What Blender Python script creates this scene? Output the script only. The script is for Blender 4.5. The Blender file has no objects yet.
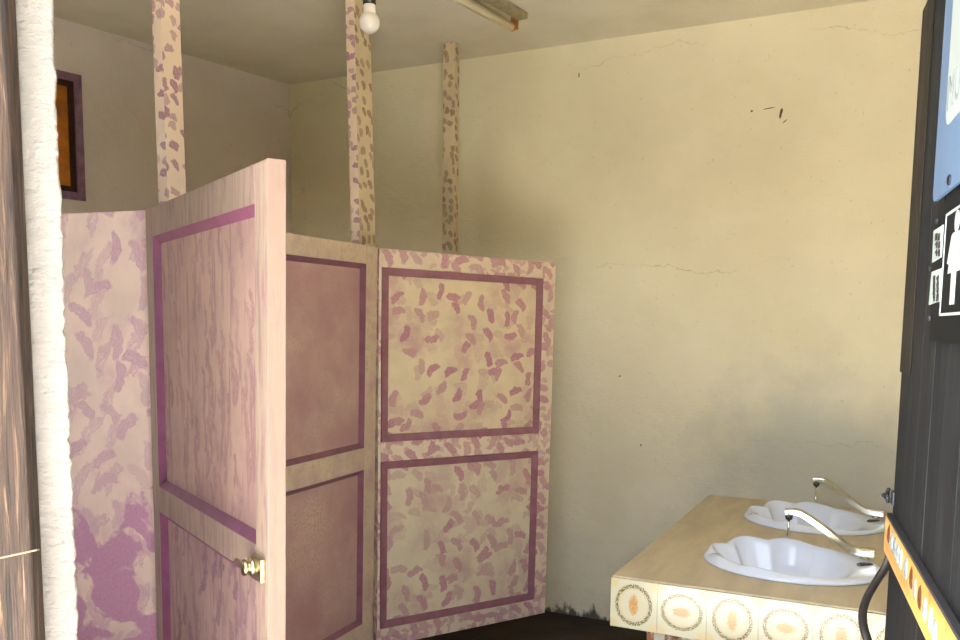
import bpy, bmesh, math, random
from mathutils import Vector, Matrix, noise as mnoise

random.seed(7)
scene = bpy.context.scene
COL = scene.collection

# ------------------------------------------------------------------ camera
CAM_H = 1.5
FOC = 870.0                       # focal length in pixels of the 960 px wide frame
PPX, PPY = 480.0, 409.0           # the photo is the upper part of a taller frame
YAW, PITCH, ROLL = math.radians(26.2), math.radians(5.5), math.radians(0.4)
Fh = Vector((-math.sin(YAW), math.cos(YAW), 0))
Rh = Vector((math.cos(YAW), math.sin(YAW), 0))
fwd = Fh * math.cos(PITCH) - Vector((0, 0, 1)) * math.sin(PITCH)
up0 = Rh.cross(fwd)
rgt = Rh * math.cos(ROLL) + up0 * math.sin(ROLL)
upv = up0 * math.cos(ROLL) - Rh * math.sin(ROLL)
EYE = Vector((0, 0, CAM_H))
cam_data = bpy.data.cameras.new('camera')
cam = bpy.data.objects.new('camera', cam_data)
COL.objects.link(cam)
m = Matrix.Identity(4)
for i in range(3):
    m[i][0], m[i][1], m[i][2], m[i][3] = rgt[i], upv[i], -fwd[i], EYE[i]
cam.matrix_world = m
cam_data.sensor_width = 36.0
cam_data.lens = FOC / 960 * 36
cam_data.shift_y = (PPY - 320) / 960
cam_data.clip_start = 0.02
scene.camera = cam

# ------------------------------------------------------------------ daylight
world = bpy.data.worlds.new('daylight')
scene.world = world
world.use_nodes = True
wn = world.node_tree
sky = wn.nodes.new('ShaderNodeTexSky')
sky.sky_type = 'NISHITA'
sky.sun_disc = False
sky.sun_elevation = math.radians(58)
sky.sun_rotation = math.radians(200)
sky.air_density = 1.0
sky.dust_density = 2.5
wn.links.new(sky.outputs[0], wn.nodes['Background'].inputs[0])
wn.nodes['Background'].inputs[1].default_value = 0.20
sun_data = bpy.data.lights.new('sun', 'SUN')
sun_data.energy = 10.5
sun_data.angle = math.radians(1.0)
sun_data.color = (1.0, 0.98, 0.94)
sun = bpy.data.objects.new('sun', sun_data)
COL.objects.link(sun)
SUN_FROM = (-Fh * 0.35 + Rh * 0.25 + Vector((0, 0, 1.0))).normalized()
sun.rotation_euler = SUN_FROM.to_track_quat('Z', 'Y').to_euler()
sun.location = (0, -3, 6)
scene.view_settings.view_transform = 'Standard'
scene.view_settings.look = 'None'
scene.view_settings.gamma = 1
scene.view_settings.use_curve_mapping = False
scene.view_settings.exposure = 2.48
try:
    scene.cycles.diffuse_bounces = 8
    scene.cycles.max_bounces = 12
    scene.cycles.use_denoising = True
    scene.cycles.sample_clamp_indirect = 8
except Exception:
    pass


# ------------------------------------------------------------------ placing
def G(xc, z, h=0.0):
    """point at lateral xc and distance z along the viewing heading, height h"""
    v = Rh * xc + Fh * z
    return Vector((v.x, v.y, h))


def ray(px, py):
    return rgt * ((px - PPX) / FOC) + upv * ((PPY - py) / FOC) + fwd


def at(px, py, z):
    d = ray(px, py)
    return EYE + d * (z / d.dot(Fh))


def on_plane(px, py, p0, n):
    d = ray(px, py)
    return EYE + d * ((p0 - EYE).dot(n) / d.dot(n))


def on_level(px, py, h):
    d = ray(px, py)
    return EYE + d * ((h - CAM_H) / d.z)


# ------------------------------------------------------------------ scene bookkeeping
def tag(o, label, cat, group=None, kind=None):
    o['label'] = label
    o['category'] = cat
    if group:
        o['group'] = group
    if kind:
        o['kind'] = kind
    return o


def empty(name, loc, label, cat, group=None, rz=0.0):
    o = bpy.data.objects.new(name, None)
    o.empty_display_size = 0.1
    COL.objects.link(o)
    o.location = loc
    o.rotation_euler = (0, 0, rz)
    o['label'] = label
    o['category'] = cat
    if group:
        o['group'] = group
    return o


def link(name, bm, mat, parent=None, smooth=False, bevel=0.0, world=True):
    """one mesh object; bm is in world space unless world=False (then local to parent)"""
    me = bpy.data.meshes.new(name)
    bmesh.ops.recalc_face_normals(bm, faces=bm.faces)
    bm.to_mesh(me)
    bm.free()
    if mat:
        me.materials.append(mat)
    o = bpy.data.objects.new(name, me)
    COL.objects.link(o)
    if parent is not None:
        o.parent = parent
        if world:
            p = parent
            M = Matrix.Identity(4)
            while p is not None:
                M = p.matrix_basis @ M
                p = p.parent
            me.transform(M.inverted())
    if smooth:
        for p in me.polygons:
            p.use_smooth = True
    if bevel:
        b = o.modifiers.new('edge', 'BEVEL')
        b.width = bevel
        b.segments = 2
        b.limit_method = 'ANGLE'
        b.angle_limit = math.radians(40)
    return o


def struct(name, bm, mat, **k):
    o = link(name, bm, mat, **k)
    o['kind'] = 'structure'
    return o


def bx(bm, M, x0, x1, y0, y1, z0, z1, uvo=(0, 0)):
    """box between local limits, M maps local (x,y,z) to world; UVs in metres"""
    uvl = bm.loops.layers.uv.verify()
    c = [(x0, y0, z0), (x1, y0, z0), (x1, y1, z0), (x0, y1, z0),
         (x0, y0, z1), (x1, y0, z1), (x1, y1, z1), (x0, y1, z1)]
    vs = [bm.verts.new(M(*p)) for p in c]
    for idx, ax in (((0, 3, 2, 1), 2), ((4, 5, 6, 7), 2), ((0, 1, 5, 4), 1),
                    ((2, 3, 7, 6), 1), ((1, 2, 6, 5), 0), ((3, 0, 4, 7), 0)):
        f = bm.faces.new([vs[i] for i in idx])
        for lp, i in zip(f.loops, idx):
            x, y, z = c[i]
            lp[uvl].uv = ((x, y), (x, z), (z, y))[2 - ax] if ax != 1 else (x, z)
            u = {2: (x, y), 1: (x, z), 0: (z + 3.1, y)}[ax]
            lp[uvl].uv = (u[0] + uvo[0], u[1] + uvo[1])
    return vs


def frame_map(o, ex, ey, ez):
    return lambda x, y, z: o + ex * x + ey * y + ez * z


def tube(bm, pts, rad, seg=10, caps=True, flat=1.0, ref=None):
    """swept tube; rad number or list"""
    uvl = bm.loops.layers.uv.verify()
    pts = [Vector(p) for p in pts]
    rings = []
    prev = Vector(ref) if ref is not None else None
    ln = 0
    for i, p in enumerate(pts):
        t = (pts[min(i + 1, len(pts) - 1)] - pts[max(i - 1, 0)]).normalized()
        if prev is None:
            prev = Vector((0, 0, 1)) if abs(t.z) < 0.9 else Vector((1, 0, 0))
        a = (prev - t * prev.dot(t)).normalized()
        b = t.cross(a)
        prev = a
        r = rad[i] if isinstance(rad, (list, tuple)) else rad
        if i:
            ln += (p - pts[i - 1]).length
        rings.append(([bm.verts.new(p + a * (r * math.cos(2 * math.pi * k / seg)) + b * (r * flat * math.sin(2 * math.pi * k / seg)))
                       for k in range(seg)], ln))
    for (r0, l0), (r1, l1) in zip(rings, rings[1:]):
        for k in range(seg):
            f = bm.faces.new((r0[k], r0[(k + 1) % seg], r1[(k + 1) % seg], r1[k]))
    if caps:
        bm.faces.new(rings[0][0][::-1])
        bm.faces.new(rings[-1][0])


def lathe(bm, prof, o, ax=Vector((0, 0, 1)), seg=24):
    """profile of (radius, height) about axis ax at o"""
    ax = ax.normalized()
    a = (Vector((1, 0, 0)) if abs(ax.x) < 0.8 else Vector((0, 1, 0)))
    a = (a - ax * a.dot(ax)).normalized()
    b = ax.cross(a)
    rings = []
    for r, h in prof:
        r = max(r, 1e-4)
        rings.append([bm.verts.new(o + ax * h + a * (r * math.cos(2 * math.pi * k / seg)) + b * (r * math.sin(2 * math.pi * k / seg)))
                      for k in range(seg)])
    for r0, r1 in zip(rings, rings[1:]):
        for k in range(seg):
            bm.faces.new((r0[k], r0[(k + 1) % seg], r1[(k + 1) % seg], r1[k]))
    bm.faces.new(rings[0][::-1])
    bm.faces.new(rings[-1])


# ------------------------------------------------------------------ materials
def srgb(r, g, b):
    f = lambda c: (c / 255 / 12.92) if c / 255 <= 0.04045 else ((c / 255 + 0.055) / 1.055) ** 2.4
    return (f(r), f(g), f(b), 1)


class NT:
    """small helper to write node trees"""
    def __init__(self, name, rough=0.6, metal=0.0, spec=0.5):
        self.m = bpy.data.materials.new(name)
        self.m.use_nodes = True
        self.t = self.m.node_tree
        self.b = self.t.nodes['Principled BSDF']
        self.b.inputs['Roughness'].default_value = rough
        self.b.inputs['Metallic'].default_value = metal
        self.b.inputs['Specular IOR Level'].default_value = spec

    def n(self, typ, ins=(), **kw):
        nd = self.t.nodes.new(typ)
        for k, v in kw.items():
            setattr(nd, k, v)
        for k, v in dict(ins).items():
            s = nd.inputs[k]
            if isinstance(v, bpy.types.NodeSocket):
                self.t.links.new(v, s)
            else:
                s.default_value = v
        return nd

    def math(self, op, a, b=0.0, c=0.0, clamp=False):
        return self.n('ShaderNodeMath', {0: a, 1: b, 2: c}, operation=op, use_clamp=clamp).outputs[0]

    def vmath(self, op, a, b=(0, 0, 0)):
        nd = self.n('ShaderNodeVectorMath', {0: a, 1: b}, operation=op)
        return nd.outputs['Value'] if op in ('LENGTH', 'DOT_PRODUCT') else nd.outputs[0]

    def mix(self, fac, a, b, blend='MIX'):
        nd = self.n('ShaderNodeMix', {0: fac}, data_type='RGBA', blend_type=blend)
        for s, v in ((nd.inputs[6], a), (nd.inputs[7], b)):
            if isinstance(v, bpy.types.NodeSocket):
                self.t.links.new(v, s)
            else:
                s.default_value = v
        return nd.outputs[2]

    def noise(self, vec, scale, detail=4, rough=0.55, dist=0.0, out='Fac'):
        return self.n('ShaderNodeTexNoise', {'Vector': vec, 'Scale': scale, 'Detail': detail, 'Roughness': rough,
                                             'Distortion': dist}).outputs[out]

    def ramp(self, fac, lo, hi, v0=0.0, v1=1.0):
        return self.n('ShaderNodeMapRange', {0: fac, 1: lo, 2: hi, 3: v0, 4: v1}, interpolation_type='SMOOTHSTEP').outputs[0]

    def uv(self):
        return self.n('ShaderNodeTexCoord').outputs['UV']

    def pos(self):
        return self.n('ShaderNodeNewGeometry').outputs['Position']

    def scale(self, vec, s):
        return self.n('ShaderNodeVectorMath', {0: vec, 1: s}, operation='MULTIPLY').outputs[0]

    def sep(self, vec):
        return self.n('ShaderNodeSeparateXYZ', {0: vec}).outputs

    def color(self, c):
        if isinstance(c, bpy.types.NodeSocket):
            self.t.links.new(c, self.b.inputs['Base Color'])
        else:
            self.b.inputs['Base Color'].default_value = c
        return self

    def bump(self, h, strength=0.3, dist=0.01):
        bn = self.n('ShaderNodeBump', {'Height': h, 'Strength': strength, 'Distance': dist})
        self.t.links.new(bn.outputs[0], self.b.inputs['Normal'])
        return self

    # painted dabs: elongated strokes, one per cell, turned at random
    def dabs(self, uv, freq, L, W, ang=0.0, spread=6.28, dens=0.8, seed=0.0, rag=0.35, bristle=0.5, jit=1.0):
        warp = self.noise(uv, 38, 3, out='Color')
        uvw = self.vmath('ADD', self.n('ShaderNodeVectorMath', {0: uv, 1: (freq, freq, 0)}, operation='MULTIPLY').outputs[0],
                         (seed, seed * 1.7, 0))
        w2 = self.n('ShaderNodeVectorMath', {0: self.vmath('SUBTRACT', warp, (0.5, 0.5, 0.5)), 1: (rag, rag, 0)},
                    operation='MULTIPLY').outputs[0]
        uvw = self.vmath('ADD', uvw, w2)
        vo = self.n('ShaderNodeTexVoronoi', {'Vector': uvw, 'Scale': 1.0, 'Randomness': jit}, voronoi_dimensions='2D')
        loc = self.vmath('SUBTRACT', uvw, vo.outputs['Position'])
        rc = self.n('ShaderNodeSeparateColor', {0: vo.outputs['Color']}).outputs
        a = self.math('MULTIPLY_ADD', self.math('SUBTRACT', rc[0], 0.5), spread, ang)
        rot = self.n('ShaderNodeVectorRotate', {'Vector': loc, 'Angle': a}, rotation_type='Z_AXIS').outputs[0]
        x, y, _ = self.sep(rot)
        # slight bend of the stroke
        y = self.math('ADD', y, self.math('MULTIPLY', self.math('MULTIPLY', x, x), 0.5))
        ex = self.math('POWER', self.math('ABSOLUTE', self.math('DIVIDE', x, L)), 3.0)
        ey = self.math('POWER', self.math('ABSOLUTE', self.math('DIVIDE', y, W)), 3.0)
        d = self.math('ADD', ex, ey)
        mask = self.ramp(d, 1.25, 0.6)
        br = self.noise(self.scale(rot, (3, 26, 1)), 1.0, 3, 0.6)
        br = self.ramp(br, 0.32, 0.58, 1.0 - bristle, 1.0)
        on = self.ramp(rc[1], dens + 0.02, dens - 0.02)
        op = self.math('MULTIPLY_ADD', rc[2], 0.4, 0.6)
        return self.math('MULTIPLY', self.math('MULTIPLY', mask, br), self.math('MULTIPLY', on, op))


CREAM = srgb(226, 212, 186)
MAUVE = srgb(166, 104, 128)


def painted(name, base, paint, layers=(), cloud=None, streak=None, rough=0.5, grain=True, blotch=None):
    t = NT(name, rough)
    uv = t.uv()
    mask = None

    def add(mk, op):
        nonlocal mask
        mk = t.math('MULTIPLY', mk, op)
        mask = mk if mask is None else t.math('MAXIMUM', mask, mk)
    for L in layers:
        op = L.pop('op', 1.0)
        add(t.dabs(uv, **L), op)
    if cloud:
        sc, lo, hi, op = cloud
        add(t.ramp(t.noise(uv, sc, 5, 0.6), lo, hi), op)
    if streak:
        sx, sy, lo, hi, op = streak
        add(t.ramp(t.noise(t.scale(uv, (sx, sy, 1)), 1.0, 4, 0.6, 0.6), lo, hi), op)
    if blotch:
        sc, v0, v1, op = blotch
        nz = t.noise(uv, sc, 4, 0.5, 0.4)
        v = t.sep(uv)[1]
        nz = t.math('ADD', nz, t.ramp(v, v0, v1, 0.10, -0.25))
        add(t.ramp(nz, 0.52, 0.57), op)
    fine = t.noise(uv, 120, 3, 0.6)
    base_c = t.mix(t.ramp(t.noise(uv, 6, 5, 0.6), 0.3, 0.7), base, tuple(c * 0.86 for c in base[:3]) + (1,))
    pc = t.mix(t.ramp(fine, 0.3, 0.7), paint, tuple(min(1, c * 1.25) for c in paint[:3]) + (1,))
    if mask is None:
        col = base_c
    else:
        col = t.mix(t.math('MINIMUM', mask, 1.0), base_c, pc)
    t.color(col)
    h = t.noise(t.scale(uv, (160, 14, 1)), 1.0, 4, 0.6)
    t.bump(h, 0.22 if grain else 0.08, 0.004)
    return t.m


def plaster(name, base, dark, rough=0.85, cracks=True, bump=0.35, chips=(), dirt=False, shade_stain=None):
    t = NT(name, rough, spec=0.25)
    p = t.pos()
    big = t.noise(p, 1.3, 5, 0.6)
    col = t.mix(t.ramp(big, 0.32, 0.72), base, dark)
    sp = t.ramp(t.noise(p, 60, 2, 0.5), 0.70, 0.76)
    col = t.mix(t.math('MULTIPLY', sp, 0.35), col, tuple(c * 0.45 for c in dark[:3]) + (1,))
    if cracks:
        w = t.vmath('ADD', t.scale(p, (0.35, 0.35, 1.1)), t.n('ShaderNodeVectorMath', {0: t.noise(p, 3.5, 6, 0.65, out='Color'), 1: (0.22, 0.22, 0.22)}, operation='MULTIPLY').outputs[0])
        ed = t.n('ShaderNodeTexVoronoi', {'Vector': w, 'Scale': 1.0}, feature='DISTANCE_TO_EDGE').outputs['Distance']
        ck = t.ramp(ed, 0.0035, 0.0006)
        gate = t.ramp(t.noise(p, 1.7, 2), 0.50, 0.66)
        ck = t.math('MULTIPLY', t.math('MULTIPLY', ck, gate), 0.4)
        col = t.mix(ck, col, tuple(c * 0.35 for c in dark[:3]) + (1,))
    for q, sx, sz, rot in chips:
        v = t.vmath('SUBTRACT', p, tuple(q))
        v = t.vmath('ADD', v, t.n('ShaderNodeVectorMath', {0: t.vmath('SUBTRACT', t.noise(p, 40, 2, out='Color'), (0.5, 0.5, 0.5)), 1: (0.012, 0.012, 0.012)}, operation='MULTIPLY').outputs[0])
        v = t.n('ShaderNodeVectorRotate', {'Vector': v, 'Angle': rot}, rotation_type='Y_AXIS').outputs[0]
        v = t.n('ShaderNodeVectorMath', {0: v, 1: (1 / sx, 0, 1 / sz)}, operation='MULTIPLY').outputs[0]
        mk = t.ramp(t.vmath('LENGTH', v), 1.1, 0.75)
        col = t.mix(mk, col, srgb(96, 84, 48))
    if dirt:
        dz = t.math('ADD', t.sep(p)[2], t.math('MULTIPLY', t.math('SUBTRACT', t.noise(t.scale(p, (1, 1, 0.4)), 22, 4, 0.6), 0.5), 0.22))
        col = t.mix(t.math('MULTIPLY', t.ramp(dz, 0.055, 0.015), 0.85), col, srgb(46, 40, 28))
        gw = t.ramp(t.noise(p, 2.0, 4, 0.6), 0.45, 0.7)
        col = t.mix(t.math('MULTIPLY', t.math('MULTIPLY', gw, t.ramp(dz, 0.95, 0.3)), 0.35), col, srgb(196, 184, 142))
    if shade_stain is not None:  # grey shade of the lower wall painted in, partly splash dirt
        v = t.n('ShaderNodeVectorMath', {0: t.vmath('SUBTRACT', p, shade_stain), 1: (1 / 0.62, 0, 1 / 0.52)}, operation='MULTIPLY').outputs[0]
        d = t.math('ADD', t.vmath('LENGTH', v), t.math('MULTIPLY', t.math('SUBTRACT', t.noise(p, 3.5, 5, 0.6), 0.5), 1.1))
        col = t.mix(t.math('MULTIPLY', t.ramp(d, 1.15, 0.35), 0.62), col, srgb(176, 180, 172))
    t.color(col)
    h = t.math('ADD', t.noise(p, 26, 6, 0.62), t.math('MULTIPLY', t.noise(t.scale(p, (1, 1, 4)), 30, 3), 0.35))
    t.bump(h, bump, 0.012)
    return t.m


def plain(name, c, rough=0.5, metal=0.0, var=0.0, sc=20, spec=0.5, bump=0.0):
    t = NT(name, rough, metal, spec)
    if var:
        p = t.pos()
        col = t.mix(t.ramp(t.noise(p, sc, 5, 0.6), 0.3, 0.7), c, tuple(x * (1 - var) for x in c[:3]) + (1,))
        t.color(col)
        if bump:
            t.bump(t.noise(p, sc * 3, 5, 0.6), bump, 0.005)
    else:
        t.color(c)
    return t.m


def wood(name, c0, c1, c2, rough=0.7, sx=30, sy=2.0, bump=0.5, dist=1.2):
    t = NT(name, rough, spec=0.3)
    uv = t.uv()
    g = t.noise(t.scale(uv, (sx, sy, 1)), 1.0, 7, 0.65, dist)
    col = t.mix(t.ramp(g, 0.30, 0.52), c0, c1)
    col = t.mix(t.ramp(g, 0.52, 0.72), col, c2)
    fine = t.noise(t.scale(uv, (sx * 6, sy * 3, 1)), 1.0, 4, 0.6)
    col = t.mix(t.math('MULTIPLY', t.ramp(fine, 0.45, 0.7), 0.45), col, c0)
    t.color(col)
    t.bump(t.math('ADD', g, t.math('MULTIPLY', fine, 0.4)), bump, 0.008)
    return t.m


# ------------------------------------------------------------------ the room
BW = at(560, 300, 4.45)                                 # a point of the back wall
BACK_Y = BW.y
CEIL = on_plane(592, 41, Vector((0, BACK_Y, 0)), Vector((0, 1, 0))).z
RIGHT_X = 0.20
# left wall: through the far corner and the point where its ceiling line leaves the jamb
LA = on_level(290, 83, CEIL)
LA = on_plane(290, 83, Vector((0, BACK_Y, 0)), Vector((0, 1, 0)))
LB = on_level(55, 17, CEIL)
LA.z = LB.z = 0
ldir = (LB - LA).normalized()
lnrm = Vector((-ldir.y, ldir.x, 0))                     # to be pointed into the room
if lnrm.x < 0:
    lnrm = -lnrm
LC = LA + ldir * 4.6

chip_n = Vector((0, 1, 0))
chip = lambda px, py: on_plane(px, py, Vector((0, BACK_Y, 0)), chip_n)
chips = [(chip(781, 113.5), 0.006, 0.026, -0.12), (chip(751.5, 111), 0.006, 0.005, 0.0),
         (chip(769, 108.4), 0.03, 0.002, 0.06), (chip(785, 121), 0.012, 0.002, 0.7),
         (chip(579, 75), 0.003, 0.011, 0.0), (chip(620, 376), 0.005, 0.004, 0.0),
         (chip(641, 445), 0.005, 0.004, 0.0)]
M_WALL = plaster('wall_plaster', srgb(236, 226, 198), srgb(224, 213, 184), chips=chips, dirt=True, shade_stain=tuple(chip(815, 470)))
M_WALL2 = plaster('side_wall_plaster', srgb(226, 215, 210), srgb(212, 200, 194))
M_CEIL = plaster('ceiling_plaster', srgb(226, 218, 198), srgb(208, 198, 176), cracks=False, bump=0.18)
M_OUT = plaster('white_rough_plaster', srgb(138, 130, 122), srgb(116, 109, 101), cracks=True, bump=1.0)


def floor_mat():
    t = NT('stained_concrete', 0.7, spec=0.3)
    p = t.pos()
    n = t.noise(p, 3.2, 6, 0.65)
    col = t.mix(t.ramp(n, 0.3, 0.7), srgb(34, 28, 20), srgb(60, 50, 38))
    n2 = t.ramp(t.noise(p, 14, 4, 0.6), 0.58, 0.70)
    col = t.mix(t.math('MULTIPLY', n2, 0.6), col, srgb(18, 14, 10))
    n3 = t.ramp(t.noise(p, 40, 3, 0.6), 0.66, 0.74)
    col = t.mix(t.math('MULTIPLY', n3, 0.4), col, srgb(92, 82, 64))
    t.color(col)
    t.bump(t.noise(p, 18, 5, 0.6), 0.4, 0.01)
    return t.m


I = frame_map(Vector((0, 0, 0)), Vector((1, 0, 0)), Vector((0, 1, 0)), Vector((0, 0, 1)))


def prism(bm, poly, z0, z1):
    a = [bm.verts.new((p[0], p[1], z0)) for p in poly]
    b = [bm.verts.new((p[0], p[1], z1)) for p in poly]
    n = len(poly)
    bm.faces.new(a[::-1])
    bm.faces.new(b)
    for i in range(n):
        bm.faces.new((a[i], a[(i + 1) % n], b[(i + 1) % n], b[i]))


JL = G(-0.60, 1.30)            # the doorway's two sides
JR = G(0.66, 0.93)
FL = G(-4.4, 1.30)
T = 0.15
room_poly = [(LA.x, BACK_Y), (RIGHT_X, BACK_Y), (RIGHT_X, JR.y), (JR.x, JR.y), (JL.x, JL.y), (FL.x, FL.y)]
bm = bmesh.new()
prism(bm, [(LA.x - 0.3, BACK_Y + 0.2), (RIGHT_X + 0.2, BACK_Y + 0.2), (RIGHT_X + 0.2, JR.y - 0.1), (JR.x, JR.y - 0.1), (JL.x, JL.y - 0.02), (FL.x, FL.y - 0.02), (LC.x - 0.2, LC.y)], -0.12, 0.0)
struct('floor', bm, floor_mat())
bm = bmesh.new()
prism(bm, [(LA.x - 0.3, BACK_Y + 0.2), (RIGHT_X + 0.25, BACK_Y + 0.2), (RIGHT_X + 4.0, JR.y + 0.6), (RIGHT_X + 4.0, JR.y - 0.9), (JR.x, JR.y - 0.95), (JL.x - 0.1, JL.y - 0.9), (FL.x - 0.3, FL.y - 0.9), (LC.x - 0.3, LC.y)], CEIL, CEIL + 0.14)  # unseen eave and right extension added to keep sun off the front wall
struct('ceiling', bm, M_CEIL)
bm = bmesh.new()
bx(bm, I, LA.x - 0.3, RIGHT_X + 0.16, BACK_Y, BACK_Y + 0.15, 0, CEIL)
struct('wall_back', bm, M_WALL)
bm = bmesh.new()
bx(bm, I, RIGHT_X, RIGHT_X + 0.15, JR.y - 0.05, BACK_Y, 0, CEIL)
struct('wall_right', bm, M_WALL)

# left wall with a real opening for the small window
WIN = [on_plane(*q, LA, lnrm) for q in ((56, 69), (80, 76), (86, 198), (62, 202))]
wu = lambda p: (p - LA).dot(ldir)
u_in = (wu(WIN[1]) + wu(WIN[2])) / 2                   # edge nearer the corner
u_out = u_in + 0.62
z_lo = (WIN[2].z + WIN[3].z) / 2
z_hi = (WIN[0].z + WIN[1].z) / 2
LM = frame_map(LA, ldir, lnrm, Vector((0, 0, 1)))
bm = bmesh.new()
bx(bm, LM, 0, u_in, -T, 0, 0, CEIL)
bx(bm, LM, u_out, 4.6, -T, 0, 0, CEIL)
bx(bm, LM, u_in, u_out, -T, 0, 0, z_lo)
bx(bm, LM, u_in, u_out, -T, 0, z_hi, CEIL)
struct('wall_left', bm, M_WALL2)

M_BAND = plain('purple_band_paint', srgb(150, 112, 140), 0.7, var=0.35, sc=25)
M_BROWNF = wood('dark_brown_wood', srgb(40, 22, 14), srgb(64, 36, 22), srgb(84, 50, 30), sx=20)


def amber_mat():
    t = NT('amber_glass', 0.35)
    p = t.pos()
    col = t.mix(t.ramp(t.noise(p, 9, 6, 0.65), 0.3, 0.75), srgb(206, 138, 52), srgb(156, 96, 34))
    sp = t.ramp(t.noise(p, 70, 3, 0.6), 0.62, 0.74)
    col = t.mix(t.math('MULTIPLY', sp, 0.6), col, srgb(206, 158, 92))
    t.color(col)
    t.bump(t.noise(p, 60, 3), 0.3, 0.004)
    tr = t.n('ShaderNodeBsdfTranslucent', {'Color': col})
    mx = t.n('ShaderNodeMixShader', {0: 0.35, 1: t.b.outputs[0], 2: tr.outputs[0]})
    t.t.links.new(mx.outputs[0], t.t.nodes['Material Output'].inputs['Surface'])
    return t.m


bm = bmesh.new()
rr = random.Random(3)
bw = 0.036
prs = []
for (a0, a1, b0, b1) in ((u_in - 0.0, u_out, z_hi - bw, z_hi), (u_in, u_out, z_lo, z_lo + bw),
                         (u_in, u_in + bw, z_lo, z_hi), (u_out - bw, u_out, z_lo, z_hi)):
    bx(bm, LM, a0, a1, -0.006 if b1 - b0 > 0.1 else -0.0065, 0.006, b0, b1)
win = struct('window_1', bm, M_BAND)
bm = bmesh.new()
i0, i1, k0, k1 = u_in + bw, u_out - bw, z_lo + bw, z_hi - bw
fw = 0.026
for (a0, a1, b0, b1) in ((i0, i1, k1 - fw, k1), (i0, i1, k0, k0 + fw), (i0, i0 + fw, k0, k1), (i1 - fw, i1, k0, k1)):
    bx(bm, LM, a0, a1, -0.035, -0.003, b0, b1)
link('window_frame', bm, M_BROWNF, win)
bm = bmesh.new()
bx(bm, LM, i0 + fw, i1 - fw, -0.020, -0.012, k0 + fw, k1 - fw)
link('pane', bm, amber_mat(), win)

# front wall: left pier with a rough plastered edge, header, right return
bm = bmesh.new()
uvl = bm.loops.layers.uv.verify()
NZ, rows = 320, []
edge_n = lambda z, s: 0.003 * mnoise.noise(Vector((z * 7, s, 0))) + 0.004 * mnoise.noise(Vector((z * 30, s, 4))) + 0.004 * mnoise.noise(Vector((z * 85, s, 8)))
for i in range(NZ + 1):
    z = CEIL * i / NZ
    # lean of the edge measured on the photo
    row = []
    p_top, p_bot = at(52, 0, 1.30), at(78, 640, 1.30)
    tt = (z - p_bot.z) / (p_top.z - p_bot.z)
    xe = (p_bot + (p_top - p_bot) * tt).dot(Rh) + edge_n(z, 0.0)
    prof = [(-1.2, 0.0), (-0.8, 0.0), (-0.16, 0.0), (-0.05, 0.0), (-0.012, 0.0), (-0.004, 0.0005), (-0.001, 0.002), (-0.002, 0.006),
            (-0.05, 0.06), (-0.12, T), (-1.2, T)]
    for j, (dx, dz) in enumerate(prof):
        w = 0.35 if 2 <= j <= 8 else 0
        jx = 0.003 * w * mnoise.noise(Vector((z * 40, j * 3.3, 1)))
        jz = 0.004 * w * mnoise.noise(Vector((z * 40, j * 3.3, 9)))
        xx = dx if dx <= -0.8 else xe + dx
        row.append(bm.verts.new(G(xx + jx, 1.30 + dz + jz, z)))
    rows.append(row)
for r0, r1 in zip(rows, rows[1:]):
    for j in range(len(r0)):
        k = (j + 1) % len(r0)
        bm.faces.new((r0[j], r0[k], r1[k], r1[j]))
bm.faces.new(rows[0][::-1])
bm.faces.new(rows[-1])
struct('wall_front', bm, M_OUT, smooth=True)
# rest of the front wall, with a wide unseen opening added to brighten the left side
bm = bmesh.new()
FW = frame_map(G(0, 1.30), Rh, Fh, Vector((0, 0, 1)))
bx(bm, FW, -4.4, -3.65, 0.0, T, 0, CEIL)
bx(bm, FW, -2.2, -1.15, 0.001, T, 0, CEIL)
bx(bm, FW, -3.65, -2.2, 0.0, T, 0, 1.35)
bx(bm, FW, -3.65, -2.2, 0.0, T, 2.5, CEIL)
struct('wall_front_side', bm, M_OUT)
bm = bmesh.new()
fd = (JR - JL).normalized()
fn = Vector((-fd.y, fd.x, 0))
HM = frame_map(JL, fd, fn, Vector((0, 0, 1)))
bx(bm, HM, -0.12, (JR - JL).length + 0.4, 0.0, T - 0.01, 2.30, CEIL)
struct('trim_1', bm, M_OUT)
bm = bmesh.new()
bx(bm, HM, (JR - JL).length + 0.03, (JR - JL).length + 1.8, 0.0, T - 0.01, 0, CEIL)
struct('wall_front_return', bm, M_OUT)

# weathered wooden door post outside the pier
bm = bmesh.new()
pa, pb = at(12, 0, 1.285), at(42, 640, 1.285)
ey = (pa - pb) / (pa.z - pb.z)
o = pb - ey * pb.z
PM = frame_map(o, Rh, Fh, ey)
bx(bm, lambda x, y, z: o + Rh * x + Fh * z + ey * y, -0.30, 0.0, 0.0, 2.3, -0.02, 0.012)
M_POST = wood('weathered_post_wood', srgb(20, 14, 11), srgb(62, 46, 36), srgb(128, 100, 76), sx=55, sy=3.0, bump=0.8, dist=2.0)
struct('trim_2', bm, M_POST, bevel=0.003)
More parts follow.
